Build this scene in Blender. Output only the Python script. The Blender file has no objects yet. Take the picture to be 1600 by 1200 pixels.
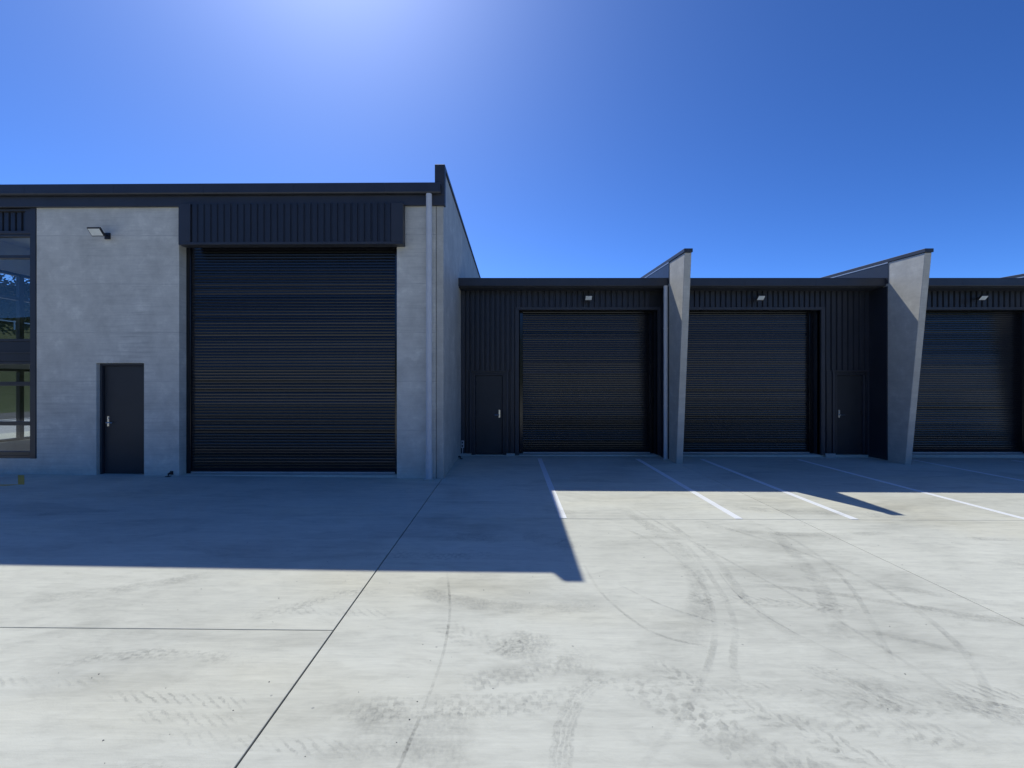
import bpy, bmesh, math, random
from mathutils import Vector, Matrix
random.seed(7)
R = math.radians
scene = bpy.context.scene
col = scene.collection

# ------------------------------------------------------------------ camera, sky, sun, exposure
cam_d = bpy.data.cameras.new('camera')
cam_d.sensor_width = 36.0
cam_d.lens = 15.3
cam_d.shift_x = 0.0019
cam_d.shift_y = 0.0
cam_d.clip_start = 0.05
cam_d.clip_end = 6000
cam = bpy.data.objects.new('camera', cam_d)
cam.location = (0, 0, 1.8)
cam.rotation_euler = (R(90), 0, 0)
col.objects.link(cam)
scene.camera = cam

SUN_DIR = Vector((-0.4515, 1.0, 1.4044)).normalized()      # towards the sun
SUN_EL = math.asin(SUN_DIR.z)
SUN_AZ = math.atan2(SUN_DIR.x, SUN_DIR.y)

world = bpy.data.worlds.new('World')
scene.world = world
world.use_nodes = True
wn = world.node_tree
wn.nodes.clear()
w_out = wn.nodes.new('ShaderNodeOutputWorld')
w_bg = wn.nodes.new('ShaderNodeBackground')
w_sky = wn.nodes.new('ShaderNodeTexSky')
w_sky.sky_type = 'NISHITA'
w_sky.sun_disc = False
w_sky.sun_elevation = SUN_EL
w_sky.sun_rotation = SUN_AZ
w_sky.altitude = 0
w_sky.air_density = 0.55
w_sky.dust_density = 0.40
w_sky.ozone_density = 8.0
w_hs = wn.nodes.new('ShaderNodeHueSaturation')
w_hs.inputs['Saturation'].default_value = 1.09
w_gam = wn.nodes.new('ShaderNodeGamma')
w_gam.inputs['Gamma'].default_value = 1.30
w_bg.inputs['Strength'].default_value = 0.087
wn.links.new(w_sky.outputs[0], w_hs.inputs['Color'])
wn.links.new(w_hs.outputs[0], w_gam.inputs['Color'])
wn.links.new(w_gam.outputs[0], w_bg.inputs['Color'])
wn.links.new(w_bg.outputs[0], w_out.inputs['Surface'])

sun_d = bpy.data.lights.new('sun', 'SUN')
sun_d.energy = 2.6
sun_d.angle = R(0.5)
sun_d.color = (0.985, 0.985, 0.93)
sun = bpy.data.objects.new('sun', sun_d)
sun.rotation_euler = SUN_DIR.to_track_quat('Z', 'Y').to_euler()
sun.location = (0, 0, 30)
col.objects.link(sun)

vs = scene.view_settings
vs.view_transform = 'Standard'
vs.look = 'None'
vs.gamma = 1
vs.use_curve_mapping = False
vs.exposure = 0.5
try:
    scene.cycles.max_bounces = 8
    scene.cycles.transparent_max_bounces = 16
    scene.cycles.use_denoising = True
    scene.cycles.sample_clamp_indirect = 6
except Exception:
    pass

# ------------------------------------------------------------------ materials
class NT:
    def __init__(self, name):
        self.m = bpy.data.materials.new(name)
        self.m.use_nodes = True
        self.t = self.m.node_tree
        self.t.nodes.clear()
        self.out = self.t.nodes.new('ShaderNodeOutputMaterial')
    def n(self, typ, **kw):
        nd = self.t.nodes.new(typ)
        for k, v in kw.items():
            if k.startswith('i_'):
                nd.inputs[k[2:].replace('_', ' ')].default_value = v
            else:
                setattr(nd, k, v)
        return nd
    def l(self, a, b):
        self.t.links.new(a, b)
    def noise(self, vec, scale, detail=4, rough=0.55, dist=0.0):
        nd = self.n('ShaderNodeTexNoise')
        nd.inputs['Scale'].default_value = scale
        nd.inputs['Detail'].default_value = detail
        nd.inputs['Roughness'].default_value = rough
        nd.inputs['Distortion'].default_value = dist
        self.l(vec, nd.inputs['Vector'])
        return nd.outputs['Fac']
    def coord(self, scale=(1, 1, 1), kind='Object', loc=(0, 0, 0)):
        tc = self.n('ShaderNodeTexCoord')
        mp = self.n('ShaderNodeMapping')
        mp.inputs['Scale'].default_value = scale
        mp.inputs['Location'].default_value = loc
        self.l(tc.outputs[kind], mp.inputs['Vector'])
        return mp.outputs['Vector']
    def ramp(self, fac, stops):
        r = self.n('ShaderNodeValToRGB')
        e = r.color_ramp.elements
        e[0].position, e[0].color = stops[0][0], (*stops[0][1], 1)
        e[1].position, e[1].color = stops[-1][0], (*stops[-1][1], 1)
        for p, c in stops[1:-1]:
            x = e.new(p); x.color = (*c, 1)
        self.l(fac, r.inputs['Fac'])
        return r.outputs['Color']
    def mix(self, a, b, fac, mode='MIX'):
        mx = self.n('ShaderNodeMix', data_type='RGBA', blend_type=mode)
        if isinstance(fac, float): mx.inputs[0].default_value = fac
        else: self.l(fac, mx.inputs[0])
        for sock, v in ((mx.inputs[6], a), (mx.inputs[7], b)):
            if isinstance(v, tuple): sock.default_value = (*v, 1)
            else: self.l(v, sock)
        return mx.outputs[2]
    def math(self, op, a, b=None, clamp=False):
        m = self.n('ShaderNodeMath', operation=op, use_clamp=clamp)
        for i, v in enumerate((a, b)):
            if v is None: continue
            if isinstance(v, (int, float)): m.inputs[i].default_value = v
            else: self.l(v, m.inputs[i])
        return m.outputs[0]
    def bsdf(self, color, rough=0.7, metal=0.0, spec=0.5, bump=None, bstr=0.1, bdist=0.01):
        p = self.n('ShaderNodeBsdfPrincipled')
        if isinstance(color, tuple): p.inputs['Base Color'].default_value = (*color, 1)
        else: self.l(color, p.inputs['Base Color'])
        if isinstance(rough, float): p.inputs['Roughness'].default_value = rough
        else: self.l(rough, p.inputs['Roughness'])
        p.inputs['Metallic'].default_value = metal
        p.inputs['Specular IOR Level'].default_value = spec
        if bump is not None:
            b = self.n('ShaderNodeBump')
            b.inputs['Strength'].default_value = bstr
            b.inputs['Distance'].default_value = bdist
            self.l(bump, b.inputs['Height'])
            self.l(b.outputs[0], p.inputs['Normal'])
        self.l(p.outputs[0], self.out.inputs['Surface'])
        return p

def grey3(v, t=(1, 1, 1)):
    return (v * t[0], v * t[1], v * t[2])

def mat_yard(name='yard_concrete'):
    t = NT(name)
    T = (1.03, 1.01, 0.84)
    v = t.coord()
    vb = t.coord((0.35, 1.0, 1.0))
    broad = t.noise(v, 0.42, 5, 0.6, 0.4)
    streak = t.noise(t.coord((0.55, 7.0, 1.0)), 1.6, 5, 0.65, 0.2)
    fine = t.noise(t.coord((5.0, 70.0, 5.0)), 1.0, 3, 0.6)
    blot = t.noise(vb, 1.5, 6, 0.66, 0.6)
    mid = t.noise(t.coord((1.0, 3.0, 1.0), loc=(7, 3, 0)), 4.5, 6, 0.7, 0.5)
    c = t.ramp(broad, [(0.28, grey3(0.57, T)), (0.5, grey3(0.655, T)), (0.72, grey3(0.72, T))])
    c = t.mix(c, t.ramp(streak, [(0.3, grey3(0.80)), (0.62, grey3(1.0)), (0.8, grey3(1.05))]), 0.45, 'MULTIPLY')
    c = t.mix(c, t.ramp(blot, [(0.32, grey3(0.66)), (0.50, grey3(1.0)), (0.9, grey3(1.06))]), 0.55, 'MULTIPLY')
    c = t.mix(c, t.ramp(mid, [(0.30, grey3(0.80)), (0.5, grey3(1.0)), (0.72, grey3(1.07))]), 0.55, 'MULTIPLY')
    c = t.mix(c, t.ramp(fine, [(0.25, grey3(0.86)), (0.75, grey3(1.06))]), 0.5, 'MULTIPLY')
    # faint warm tint patches
    warm = t.ramp(t.noise(t.coord((0.5, 1, 1), loc=(3.1, 1.7, 0)), 0.55, 3, 0.5), [(0.52, (0, 0, 0)), (0.75, (1, 1, 1))])
    c = t.mix(c, t.mix(c, (1.0, 0.93, 0.78), 1.0, 'MULTIPLY'), t.math('MULTIPLY', warm, 0.5))
    # dark specks of grit
    spk = t.n('ShaderNodeTexVoronoi'); spk.inputs['Scale'].default_value = 3.1
    t.l(v, spk.inputs['Vector'])
    s = t.math('LESS_THAN', spk.outputs['Distance'], 0.028)
    c = t.mix(c, (0.22, 0.22, 0.2), t.math('MULTIPLY', s, 0.55))
    oi = t.n('ShaderNodeObjectInfo')
    c = t.mix(c, t.ramp(oi.outputs['Random'], [(0, grey3(0.965)), (1, grey3(1.02))]), 1.0, 'MULTIPLY')
    h = t.math('ADD', t.math('MULTIPLY', fine, 0.6), t.noise(v, 90, 3, 0.6))
    t.bsdf(c, 0.82, spec=0.3, bump=h, bstr=0.22, bdist=0.004)
    return t.m

def mat_precast(name='precast_concrete', base=0.40, streaky=1.0):
    t = NT(name)
    T = (1.04, 1.0, 0.87)
    v = t.coord()
    mott = t.noise(v, 1.3, 7, 0.66, 0.15)
    cloud = t.noise(t.coord((1, 1, 1.0), loc=(5, 2, 1)), 3.4, 6, 0.68, 0.15)
    lines = t.noise(t.coord((0.5, 0.5, 16.0)), 1.3, 5, 0.7, 0.15)
    fine = t.noise(t.coord((4, 4, 60.0)), 1.0, 3, 0.6)
    zone = t.noise(t.coord((0.8, 0.8, 0.25)), 0.8, 2, 0.5)
    c = t.ramp(mott, [(0.25, grey3(base * .84, T)), (0.5, grey3(base, T)), (0.75, grey3(base * 1.12, T))])
    c = t.mix(c, t.ramp(cloud, [(0.33, grey3(.86)), (0.56, grey3(1.0)), (0.72, grey3(1.22))]), 0.9, 'MULTIPLY')
    lm = t.math('MULTIPLY', t.ramp(zone, [(0.4, (0.25, .25, .25)), (0.62, (1, 1, 1))]), 0.6 * streaky)
    c = t.mix(c, t.ramp(lines, [(0.3, grey3(.62)), (0.48, grey3(.97)), (0.75, grey3(1.16))]), lm, 'MULTIPLY')
    c = t.mix(c, t.ramp(fine, [(0.3, grey3(.9)), (0.7, grey3(1.06))]), 0.45, 'MULTIPLY')
    # faint form-board lines
    sp = t.n('ShaderNodeSeparateXYZ'); t.l(v, sp.inputs[0])
    zz = t.math('ADD', sp.outputs[2], t.math('MULTIPLY', t.noise(v, 2.0, 3, .6), 0.03))
    fl = t.math('LESS_THAN', t.math('FRACT', t.math('DIVIDE', zz, 0.93)), 0.016)
    fl = t.math('MULTIPLY', fl, t.math('MULTIPLY', t.ramp(cloud, [(0.38, (0, 0, 0)), (0.58, (1, 1, 1))]), 0.30 * streaky))
    c = t.mix(c, (0.2, 0.2, 0.19), fl)
    vo = t.n('ShaderNodeTexVoronoi'); vo.inputs['Scale'].default_value = 9.0
    t.l(v, vo.inputs['Vector'])
    pin = t.math('LESS_THAN', vo.outputs['Distance'], 0.035)
    c = t.mix(c, (0.16, 0.16, 0.15), t.math('MULTIPLY', pin, 0.4))
    h = t.math('ADD', t.math('MULTIPLY', lines, 0.7), t.math('MULTIPLY', t.noise(v, 40, 4, .6), 0.5))
    t.bsdf(c, 0.72, spec=0.35, bump=h, bstr=0.3, bdist=0.006)
    return t.m

def mat_metal(name, colr, rough=0.42, var=0.12, spec=0.5):
    t = NT(name)
    v = t.coord()
    n1 = t.noise(v, 2.2, 4, 0.6)
    c = t.ramp(n1, [(0.3, grey3(1 - var)), (0.7, grey3(1 + var))])
    c = t.mix(colr, c, 1.0, 'MULTIPLY')
    rr = t.math('ADD', t.math('MULTIPLY', t.noise(v, 6.0, 3, .6), 0.12), rough - 0.06)
    t.bsdf(c, rr, spec=spec, bump=t.noise(v, 3.5, 2, .5), bstr=0.05, bdist=0.01)
    return t.m

def mat_plain(name, colr, rough=0.6, metal=0.0, spec=0.5, nscale=8.0, var=0.08):
    t = NT(name)
    n1 = t.noise(t.coord(), nscale, 4, 0.6)
    c = t.mix(colr, t.ramp(n1, [(0.3, grey3(1 - var)), (0.7, grey3(1 + var))]), 1.0, 'MULTIPLY')
    t.bsdf(c, rough, metal=metal, spec=spec)
    return t.m

def mat_glass():
    t = NT('window_glass')
    tr = t.n('ShaderNodeBsdfTransparent'); tr.inputs['Color'].default_value = (0.87, 0.89, 0.885, 1)
    gl = t.n('ShaderNodeBsdfGlossy'); gl.inputs['Roughness'].default_value = 0.01
    fr = t.n('ShaderNodeFresnel')
    ge = t.n('ShaderNodeNewGeometry')
    t.l(t.math('SUBTRACT', 1.5, t.math('MULTIPLY', ge.outputs['Backfacing'], 1.5 - 1 / 1.5)), fr.inputs['IOR'])
    mx = t.n('ShaderNodeMixShader')
    t.l(fr.outputs[0], mx.inputs[0]); t.l(tr.outputs[0], mx.inputs[1]); t.l(gl.outputs[0], mx.inputs[2])
    t.l(mx.outputs[0], t.out.inputs['Surface'])
    return t.m

def mat_line_paint(name, colr):
    t = NT(name)
    v = t.coord()
    wear = t.noise(v, 14, 6, 0.7)
    big = t.noise(v, 2.0, 3, 0.6)
    c = t.mix(colr, t.ramp(t.math('ADD', t.math('MULTIPLY', wear, .6), t.math('MULTIPLY', big, .4)),
                           [(0.30, grey3(0.78)), (0.44, grey3(0.98)), (0.7, grey3(1.0))]), 1.0, 'MULTIPLY')
    t.bsdf(c, 0.6, spec=0.4, bump=t.noise(v, 80, 3, .6), bstr=0.2, bdist=0.003)
    return t.m

def mat_mark(name, pattern, alpha, colr=(0.20, 0.20, 0.19)):
    """tyre rubber / dust print lying on the concrete. UV: u in metres along the track, v 0..1 across."""
    t = NT(name)
    tc = t.n('ShaderNodeTexCoord')
    sep = t.n('ShaderNodeSeparateXYZ'); t.l(tc.outputs['UV'], sep.inputs[0])
    wob = t.math('MULTIPLY', t.math('SUBTRACT', t.noise(tc.outputs['Object'], 9.0, 4, 0.7), 0.5), 0.055)
    wob2 = t.math('MULTIPLY', t.math('SUBTRACT', t.noise(tc.outputs['Object'], 14.0, 4, 0.7), 0.5), 0.55)
    u, v = t.math('ADD', sep.outputs[0], wob), t.math('ADD', sep.outputs[1], wob2)
    vc = t.math('ABSOLUTE', t.math('SUBTRACT', v, 0.5))
    edge = t.math('SUBTRACT', 1.0, t.math('SMOOTH_MAX', 0.0, t.math('MULTIPLY', t.math('SUBTRACT', vc, 0.32), 5.5)), True)
    patch = t.ramp(t.noise(tc.outputs['Object'], 2.6, 5, 0.65, 0.3), [(0.38, (0.08, .08, .08)), (0.66, (1, 1, 1))])
    grain = t.ramp(t.noise(tc.outputs['Object'], 38, 4, 0.7), [(0.34, (.1, .1, .1)), (0.68, (1, 1, 1))])
    if pattern == 'chevron':
        ph = t.math('ADD', t.math('MULTIPLY', u, 12.5), t.math('MULTIPLY', vc, 3.2))
        f = t.math('FRACT', ph)
        p = t.math('ADD', t.math('MULTIPLY', t.math('GREATER_THAN', f, 0.52), 0.85), 0.12)
        gap = t.math('GREATER_THAN', vc, 0.05)
        p = t.math('MULTIPLY', p, t.math('ADD', t.math('MULTIPLY', gap, 0.8), 0.2))
    elif pattern == 'diagonal':
        ph = t.math('ADD', t.math('MULTIPLY', u, 13.0), t.math('MULTIPLY', v, 2.3))
        f = t.math('FRACT', ph)
        p = t.math('ADD', t.math('MULTIPLY', t.math('GREATER_THAN', f, 0.68), 0.9), 0.08)
    elif pattern == 'blocks':
        row = t.math('FLOOR', t.math('MULTIPLY', v, 4.0))
        ph = t.math('ADD', t.math('MULTIPLY', u, 11.0), t.math('MULTIPLY', row, 0.5))
        f = t.math('FRACT', ph)
        g = t.math('FRACT', t.math('MULTIPLY', v, 4.0))
        p = t.math('MULTIPLY', t.math('GREATER_THAN', f, 0.35), t.math('GREATER_THAN', g, 0.22))
        p = t.math('ADD', t.math('MULTIPLY', p, 0.85), 0.12)
    elif pattern == 'ribs':
        g = t.math('FRACT', t.math('MULTIPLY', v, 5.0))
        p = t.math('ADD', t.math('MULTIPLY', t.math('GREATER_THAN', g, 0.3), 0.6), 0.15)
        p = t.math('ADD', p, t.math('MULTIPLY', t.math('GREATER_THAN', vc, 0.26), 0.35))
    else:
        p = t.math('ADD', 0.85, 0.0)
    a = t.math('MULTIPLY', t.math('MULTIPLY', p, edge), t.math('MULTIPLY', patch, grain))
    # fade at both ends: second uv map holds 0..1 along the length
    uv2 = t.n('ShaderNodeUVMap'); uv2.uv_map = 'ends'
    s2 = t.n('ShaderNodeSeparateXYZ'); t.l(uv2.outputs[0], s2.inputs[0])
    e = t.math('SUBTRACT', 0.5, t.math('ABSOLUTE', t.math('SUBTRACT', s2.outputs[0], 0.5)))
    e = t.math('MULTIPLY', e, 5.0, True)
    a = t.math('MULTIPLY', t.math('MULTIPLY', a, e), alpha, True)
    tr = t.n('ShaderNodeBsdfTransparent')
    df = t.n('ShaderNodeBsdfDiffuse'); df.inputs['Color'].default_value = (*colr, 1)
    mx = t.n('ShaderNodeMixShader')
    t.l(a, mx.inputs[0]); t.l(tr.outputs[0], mx.inputs[1]); t.l(df.outputs[0], mx.inputs[2])
    t.l(mx.outputs[0], t.out.inputs['Surface'])
    return t.m

def mat_grass(name, a, b, scale=0.6):
    t = NT(name)
    v = t.coord()
    n1 = t.noise(v, scale, 6, 0.65, 0.4)
    n2 = t.noise(v, scale * 14, 4, 0.7)
    c = t.ramp(n1, [(0.3, a), (0.7, b)])
    c = t.mix(c, t.ramp(n2, [(0.3, grey3(.65)), (0.7, grey3(1.25))]), 0.7, 'MULTIPLY')
    t.bsdf(c, 0.9, spec=0.15, bump=n2, bstr=0.6, bdist=0.05)
    return t.m

M = dict(
    yard=mat_yard(),
    precast=mat_precast(base=0.68),
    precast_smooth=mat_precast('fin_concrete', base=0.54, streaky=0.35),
    filler=mat_plain('joint_sealant', (0.085, 0.085, 0.088), 0.85, var=0.25),
    clad=mat_metal('charcoal_cladding', (0.026, 0.029, 0.037), 0.42),
    flash=mat_metal('charcoal_flashing', (0.041, 0.044, 0.053), 0.46),
    shutter=mat_metal('black_shutter_steel', (0.0095, 0.010, 0.013), 0.17, 0.12, 0.62),
    door=mat_metal('dark_door_paint', (0.030, 0.032, 0.036), 0.48),
    gutter_m=mat_metal('gutter_steel', (0.038, 0.041, 0.050), 0.40),
    alu=mat_metal('window_frame_powdercoat', (0.035, 0.037, 0.042), 0.40),
    pipe=mat_plain('grey_pvc_pipe', (0.66, 0.66, 0.65), 0.45, var=0.05),
    steel=mat_plain('brushed_steel', (0.72, 0.72, 0.70), 0.25, metal=1.0),
    galv=mat_plain('galvanised_edge', (0.55, 0.56, 0.56), 0.42, metal=0.6),
    black=mat_plain('black_plastic', (0.02, 0.02, 0.022), 0.5),
    lens=mat_plain('frosted_lens', (0.78, 0.80, 0.76), 0.35),
    outlet=mat_plain('grey_plastic', (0.6, 0.58, 0.58), 0.5),
    glass=mat_glass(),
    white=mat_line_paint('white_line_paint', (0.90, 0.90, 0.87)),
    yellow=mat_line_paint('yellow_line_paint', (0.78, 0.48, 0.07)),
    roof=mat_metal('roof_steel', (0.10, 0.105, 0.11), 0.4),
    plaster=mat_plain('interior_plaster', (0.55, 0.55, 0.54), 0.85, nscale=3),
    ifloor=mat_plain('interior_floor', (0.30, 0.27, 0.25), 0.6, nscale=2),
    asphalt=mat_plain('asphalt', (0.055, 0.055, 0.055), 0.9, nscale=30, var=0.25),
    paving=mat_plain('pale_paving', (0.40, 0.40, 0.385), 0.85, nscale=4, var=0.12),
    grass=mat_grass('bank_grass', (0.032, 0.052, 0.016), (0.060, 0.078, 0.028)),
    leaf=mat_grass('tree_leaves', (0.014, 0.026, 0.010), (0.034, 0.052, 0.018), 1.2),
    bark=mat_plain('bark', (0.10, 0.075, 0.055), 0.9, nscale=12, var=0.3),
    grit=mat_plain('grit', (0.16, 0.155, 0.145), 0.9, var=0.3),
)

# ------------------------------------------------------------------ mesh helpers
class MB:
    def __init__(self):
        self.v = []; self.f = []
    def box(self, x0, x1, y0, y1, z0, z1):
        x0, x1 = min(x0, x1), max(x0, x1); y0, y1 = min(y0, y1), max(y0, y1); z0, z1 = min(z0, z1), max(z0, z1)
        i = len(self.v)
        self.v += [(x0, y0, z0), (x1, y0, z0), (x1, y1, z0), (x0, y1, z0), (x0, y0, z1), (x1, y0, z1), (x1, y1, z1), (x0, y1, z1)]
        for q in ((0, 3, 2, 1), (4, 5, 6, 7), (0, 1, 5, 4), (1, 2, 6, 5), (2, 3, 7, 6), (3, 0, 4, 7)):
            self.f.append(tuple(i + k for k in q))
        return self
    def hexa(self, pts):
        """8 points: bottom ring then top ring"""
        i = len(self.v); self.v += [tuple(p) for p in pts]
        for q in ((0, 3, 2, 1), (4, 5, 6, 7), (0, 1, 5, 4), (1, 2, 6, 5), (2, 3, 7, 6), (3, 0, 4, 7)):
            self.f.append(tuple(i + k for k in q))
        return self
    def prism(self, poly, axis, a, b):
        """extrude polygon (list of 2d points) along axis 'x','y','z' from a to b"""
        i = len(self.v); n = len(poly)
        def P(p, t):
            return {'x': (t, p[0], p[1]), 'y': (p[0], t, p[1]), 'z': (p[0], p[1], t)}[axis]
        self.v += [P(p, a) for p in poly] + [P(p, b) for p in poly]
        self.f.append(tuple(range(i, i + n))[::-1]); self.f.append(tuple(range(i + n, i + 2 * n)))
        for k in range(n):
            k2 = (k + 1) % n
            self.f.append((i + k, i + k2, i + n + k2, i + n + k))
        return self
    def tube(self, pts, r, seg=12, cap=True):
        pts = [Vector(p) for p in pts]
        i = len(self.v)
        for k, p in enumerate(pts):
            if k == 0: d = pts[1] - pts[0]
            elif k == len(pts) - 1: d = pts[-1] - pts[-2]
            else: d = (pts[k + 1] - pts[k]).normalized() + (pts[k] - pts[k - 1]).normalized()
            d.normalize()
            up = Vector((0, 0, 1)) if abs(d.z) < 0.9 else Vector((0, 1, 0))
            a = d.cross(up).normalized(); b = d.cross(a).normalized()
            rr = r[k] if isinstance(r, (list, tuple)) else r
            for s in range(seg):
                t = 2 * math.pi * s / seg
                self.v.append(tuple(p + a * (rr * math.cos(t)) + b * (rr * math.sin(t))))
        for k in range(len(pts) - 1):
            for s in range(seg):
                s2 = (s + 1) % seg
                self.f.append((i + k * seg + s, i + k * seg + s2, i + (k + 1) * seg + s2, i + (k + 1) * seg + s))
        if cap:
            self.f.append(tuple(i + s for s in range(seg)))
            j = i + (len(pts) - 1) * seg
            self.f.append(tuple(j + s for s in range(seg))[::-1])
        return self
    def mesh(self, name, m, smooth=False, bevel=0.0):
        me = bpy.data.meshes.new(name)
        bm = bmesh.new()
        vv = [bm.verts.new(p) for p in self.v]
        for f in self.f:
            try: bm.faces.new([vv[k] for k in f])
            except ValueError: pass
        bmesh.ops.recalc_face_normals(bm, faces=bm.faces)
        if bevel > 0:
            es = [e for e in bm.edges if len(e.link_faces) == 2 and e.calc_face_angle(0) > 0.6]
            bmesh.ops.bevel(bm, geom=es, offset=bevel, segments=1, affect='EDGES', clamp_overlap=True)
        if smooth:
            for f in bm.faces: f.smooth = True
        bm.to_mesh(me); bm.free()
        me.materials.append(m)
        return me
    def build(self, name, m, parent=None, smooth=False, bevel=0.0, loc=None):
        o = bpy.data.objects.new(name, self.mesh(name, m, smooth, bevel))
        col.objects.link(o)
        if parent: o.parent = parent
        if loc: o.location = loc
        return o

def thing(name, label, cat, loc=(0, 0, 0), rz=0.0, group=None):
    o = bpy.data.objects.new(name, None)
    o.empty_display_size = 0.3
    col.objects.link(o)
    o.location = loc; o.rotation_euler = (0, 0, rz)
    tag(o, label, cat, group)
    return o

def tag(o, label=None, cat=None, group=None, kind=None):
    if label: o['label'] = label
    if cat: o['category'] = cat
    if group: o['group'] = group
    if kind: o['kind'] = kind
    return o

def inst(name, me, parent, loc=(0, 0, 0), rot=(0, 0, 0)):
    o = bpy.data.objects.new(name, me)
    col.objects.link(o)
    o.parent = parent; o.location = loc; o.rotation_euler = rot
    return o

XJ = -1.29                       # the long joint: the yard breaks its fall along it
def gz(x):
    return -0.009 * (x - XJ) if x < XJ else -0.004 * (x - XJ)

# ------------------------------------------------------------------ terrain and yard
def smooth(a, b, x):
    t = max(0.0, min(1.0, (x - a) / (b - a)))
    return t * t * (3 - 2 * t)

def terrain_h(x, y):
    left = smooth(-41, -58, x) if x < -41 else 0.0
    h = -0.32 + 9.3 * left
    if x < -58: h += 0.03 * (-58 - x) * min(1, 100.0 / (-x))
    back = smooth(-46, -75, y) if y < -46 else 0.0
    h2 = 15.0 * back + 2.0 * back * math.sin(x * 0.05)
    h = max(h, -0.32 + h2)
    h += 0.25 * math.sin(x * 0.21 + 1.3) * math.sin(y * 0.17) * max(left, back)
    return h

def terrain():
    xs = sorted(set([-3000, -1500, -800, -400, -250, -180, -140, -115] + [-100 + 3 * i for i in range(21)] + [-38, -30, -16, 0, 16, 30, 50, 80, 120, 180, 300, 600, 1500, 3000]))
    ys = sorted(set([-3000, -1500, -700, -300, -180, -140, -110] + [-95 + 4 * i for i in range(14)] + [-36, -20, 0, 15] + [25 + 6 * i for i in range(14)] + [120, 160, 240, 400, 900, 3000]))
    mb = MB()
    for y in ys:
        for x in xs: mb.v.append((x, y, terrain_h(x, y)))
    n = len(xs)
    for j in range(len(ys) - 1):
        for i in range(n - 1):
            mb.f.append((j * n + i, j * n + i + 1, (j + 1) * n + i + 1, (j + 1) * n + i))
    o = mb.build('grass_terrain', M['grass'], smooth=True)
    tag(o, 'grassy bank and verge beyond the yard', 'terrain', kind='structure')
terrain()

road = MB().box(-35, -26, -150, 250, -0.34, -0.20).build('road', M['asphalt'])
tag(road, 'grey asphalt road at the foot of the grass bank', 'road', kind='structure')
pv = MB()
pv.box(-25.6, -17.05, -150, 250, -0.30, -0.06)
pv.box(-26.0, -25.6, -150, 250, -0.30, -0.02)
pave = pv.build('pavement', M['paving'])
tag(pave, 'pale pavement with a kerb along the road', 'pavement', kind='structure')

# yard: a dark bed under individual slabs
xg = [-17.0, -9.45, XJ, 3.87, 9.10, 14.33, 19.56, 26.0]
left_rows = [-32.0, -24.0, -16.0, -9.0, -2.6, 3.18, 8.62]
corner_rows = [-32.0, -24.0, -16.0, -9.0, -2.6, 3.18, 12.0, 20.0]
right_rows = [-32.0, -24.0, -16.0, -8.5, -1.6, 5.84, 11.30]
bed = MB()
for xa, xb in ((xg[0], XJ), (XJ, xg[-1])):
    ya, yb = -32.2, (20.2 if xa < XJ else 11.25)
    bed.hexa([(xa, ya, -0.31), (xb, ya, -0.31), (xb, yb, -0.31), (xa, yb, -0.31),
              (xa, ya, gz(xa) - 0.014), (xb, ya, gz(xb) - 0.014), (xb, yb, gz(xb) - 0.014), (xa, yb, gz(xa) - 0.014)])
yard = bed.build('concrete_yard', M['filler'])
tag(yard, 'pale concrete yard in large slabs with dark joints and tyre marks', 'concrete yard', kind='structure')

def slab(xa, xb, ya, yb, ga, gb, gy):
    xa += ga / 2; xb -= gb / 2; ya += gy / 2; yb -= gy / 2
    mb = MB()
    nx = max(1, int((xb - xa) / 2)); 
    mb.hexa([(xa, ya, gz(xa) - 0.0145), (xb, ya, gz(xb) - 0.0145), (xb, yb, gz(xb) - 0.0145), (xa, yb, gz(xa) - 0.0145),
             (xa, ya, gz(xa)), (xb, ya, gz(xb)), (xb, yb, gz(xb)), (xa, yb, gz(xa))])
    mb.build('concrete_slab', M['yard'], yard, bevel=0.0022)

def gap(x):
    return 0.0115 if abs(x - XJ) < 1e-6 else 0.010
for i in range(len(xg) - 1):
    rows = right_rows if i >= 2 else (corner_rows if i == 0 else left_rows)
    for j in range(len(rows) - 1):
        slab(xg[i], xg[i + 1], rows[j], rows[j + 1], gap(xg[i]), gap(xg[i + 1]), 0.008)

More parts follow.
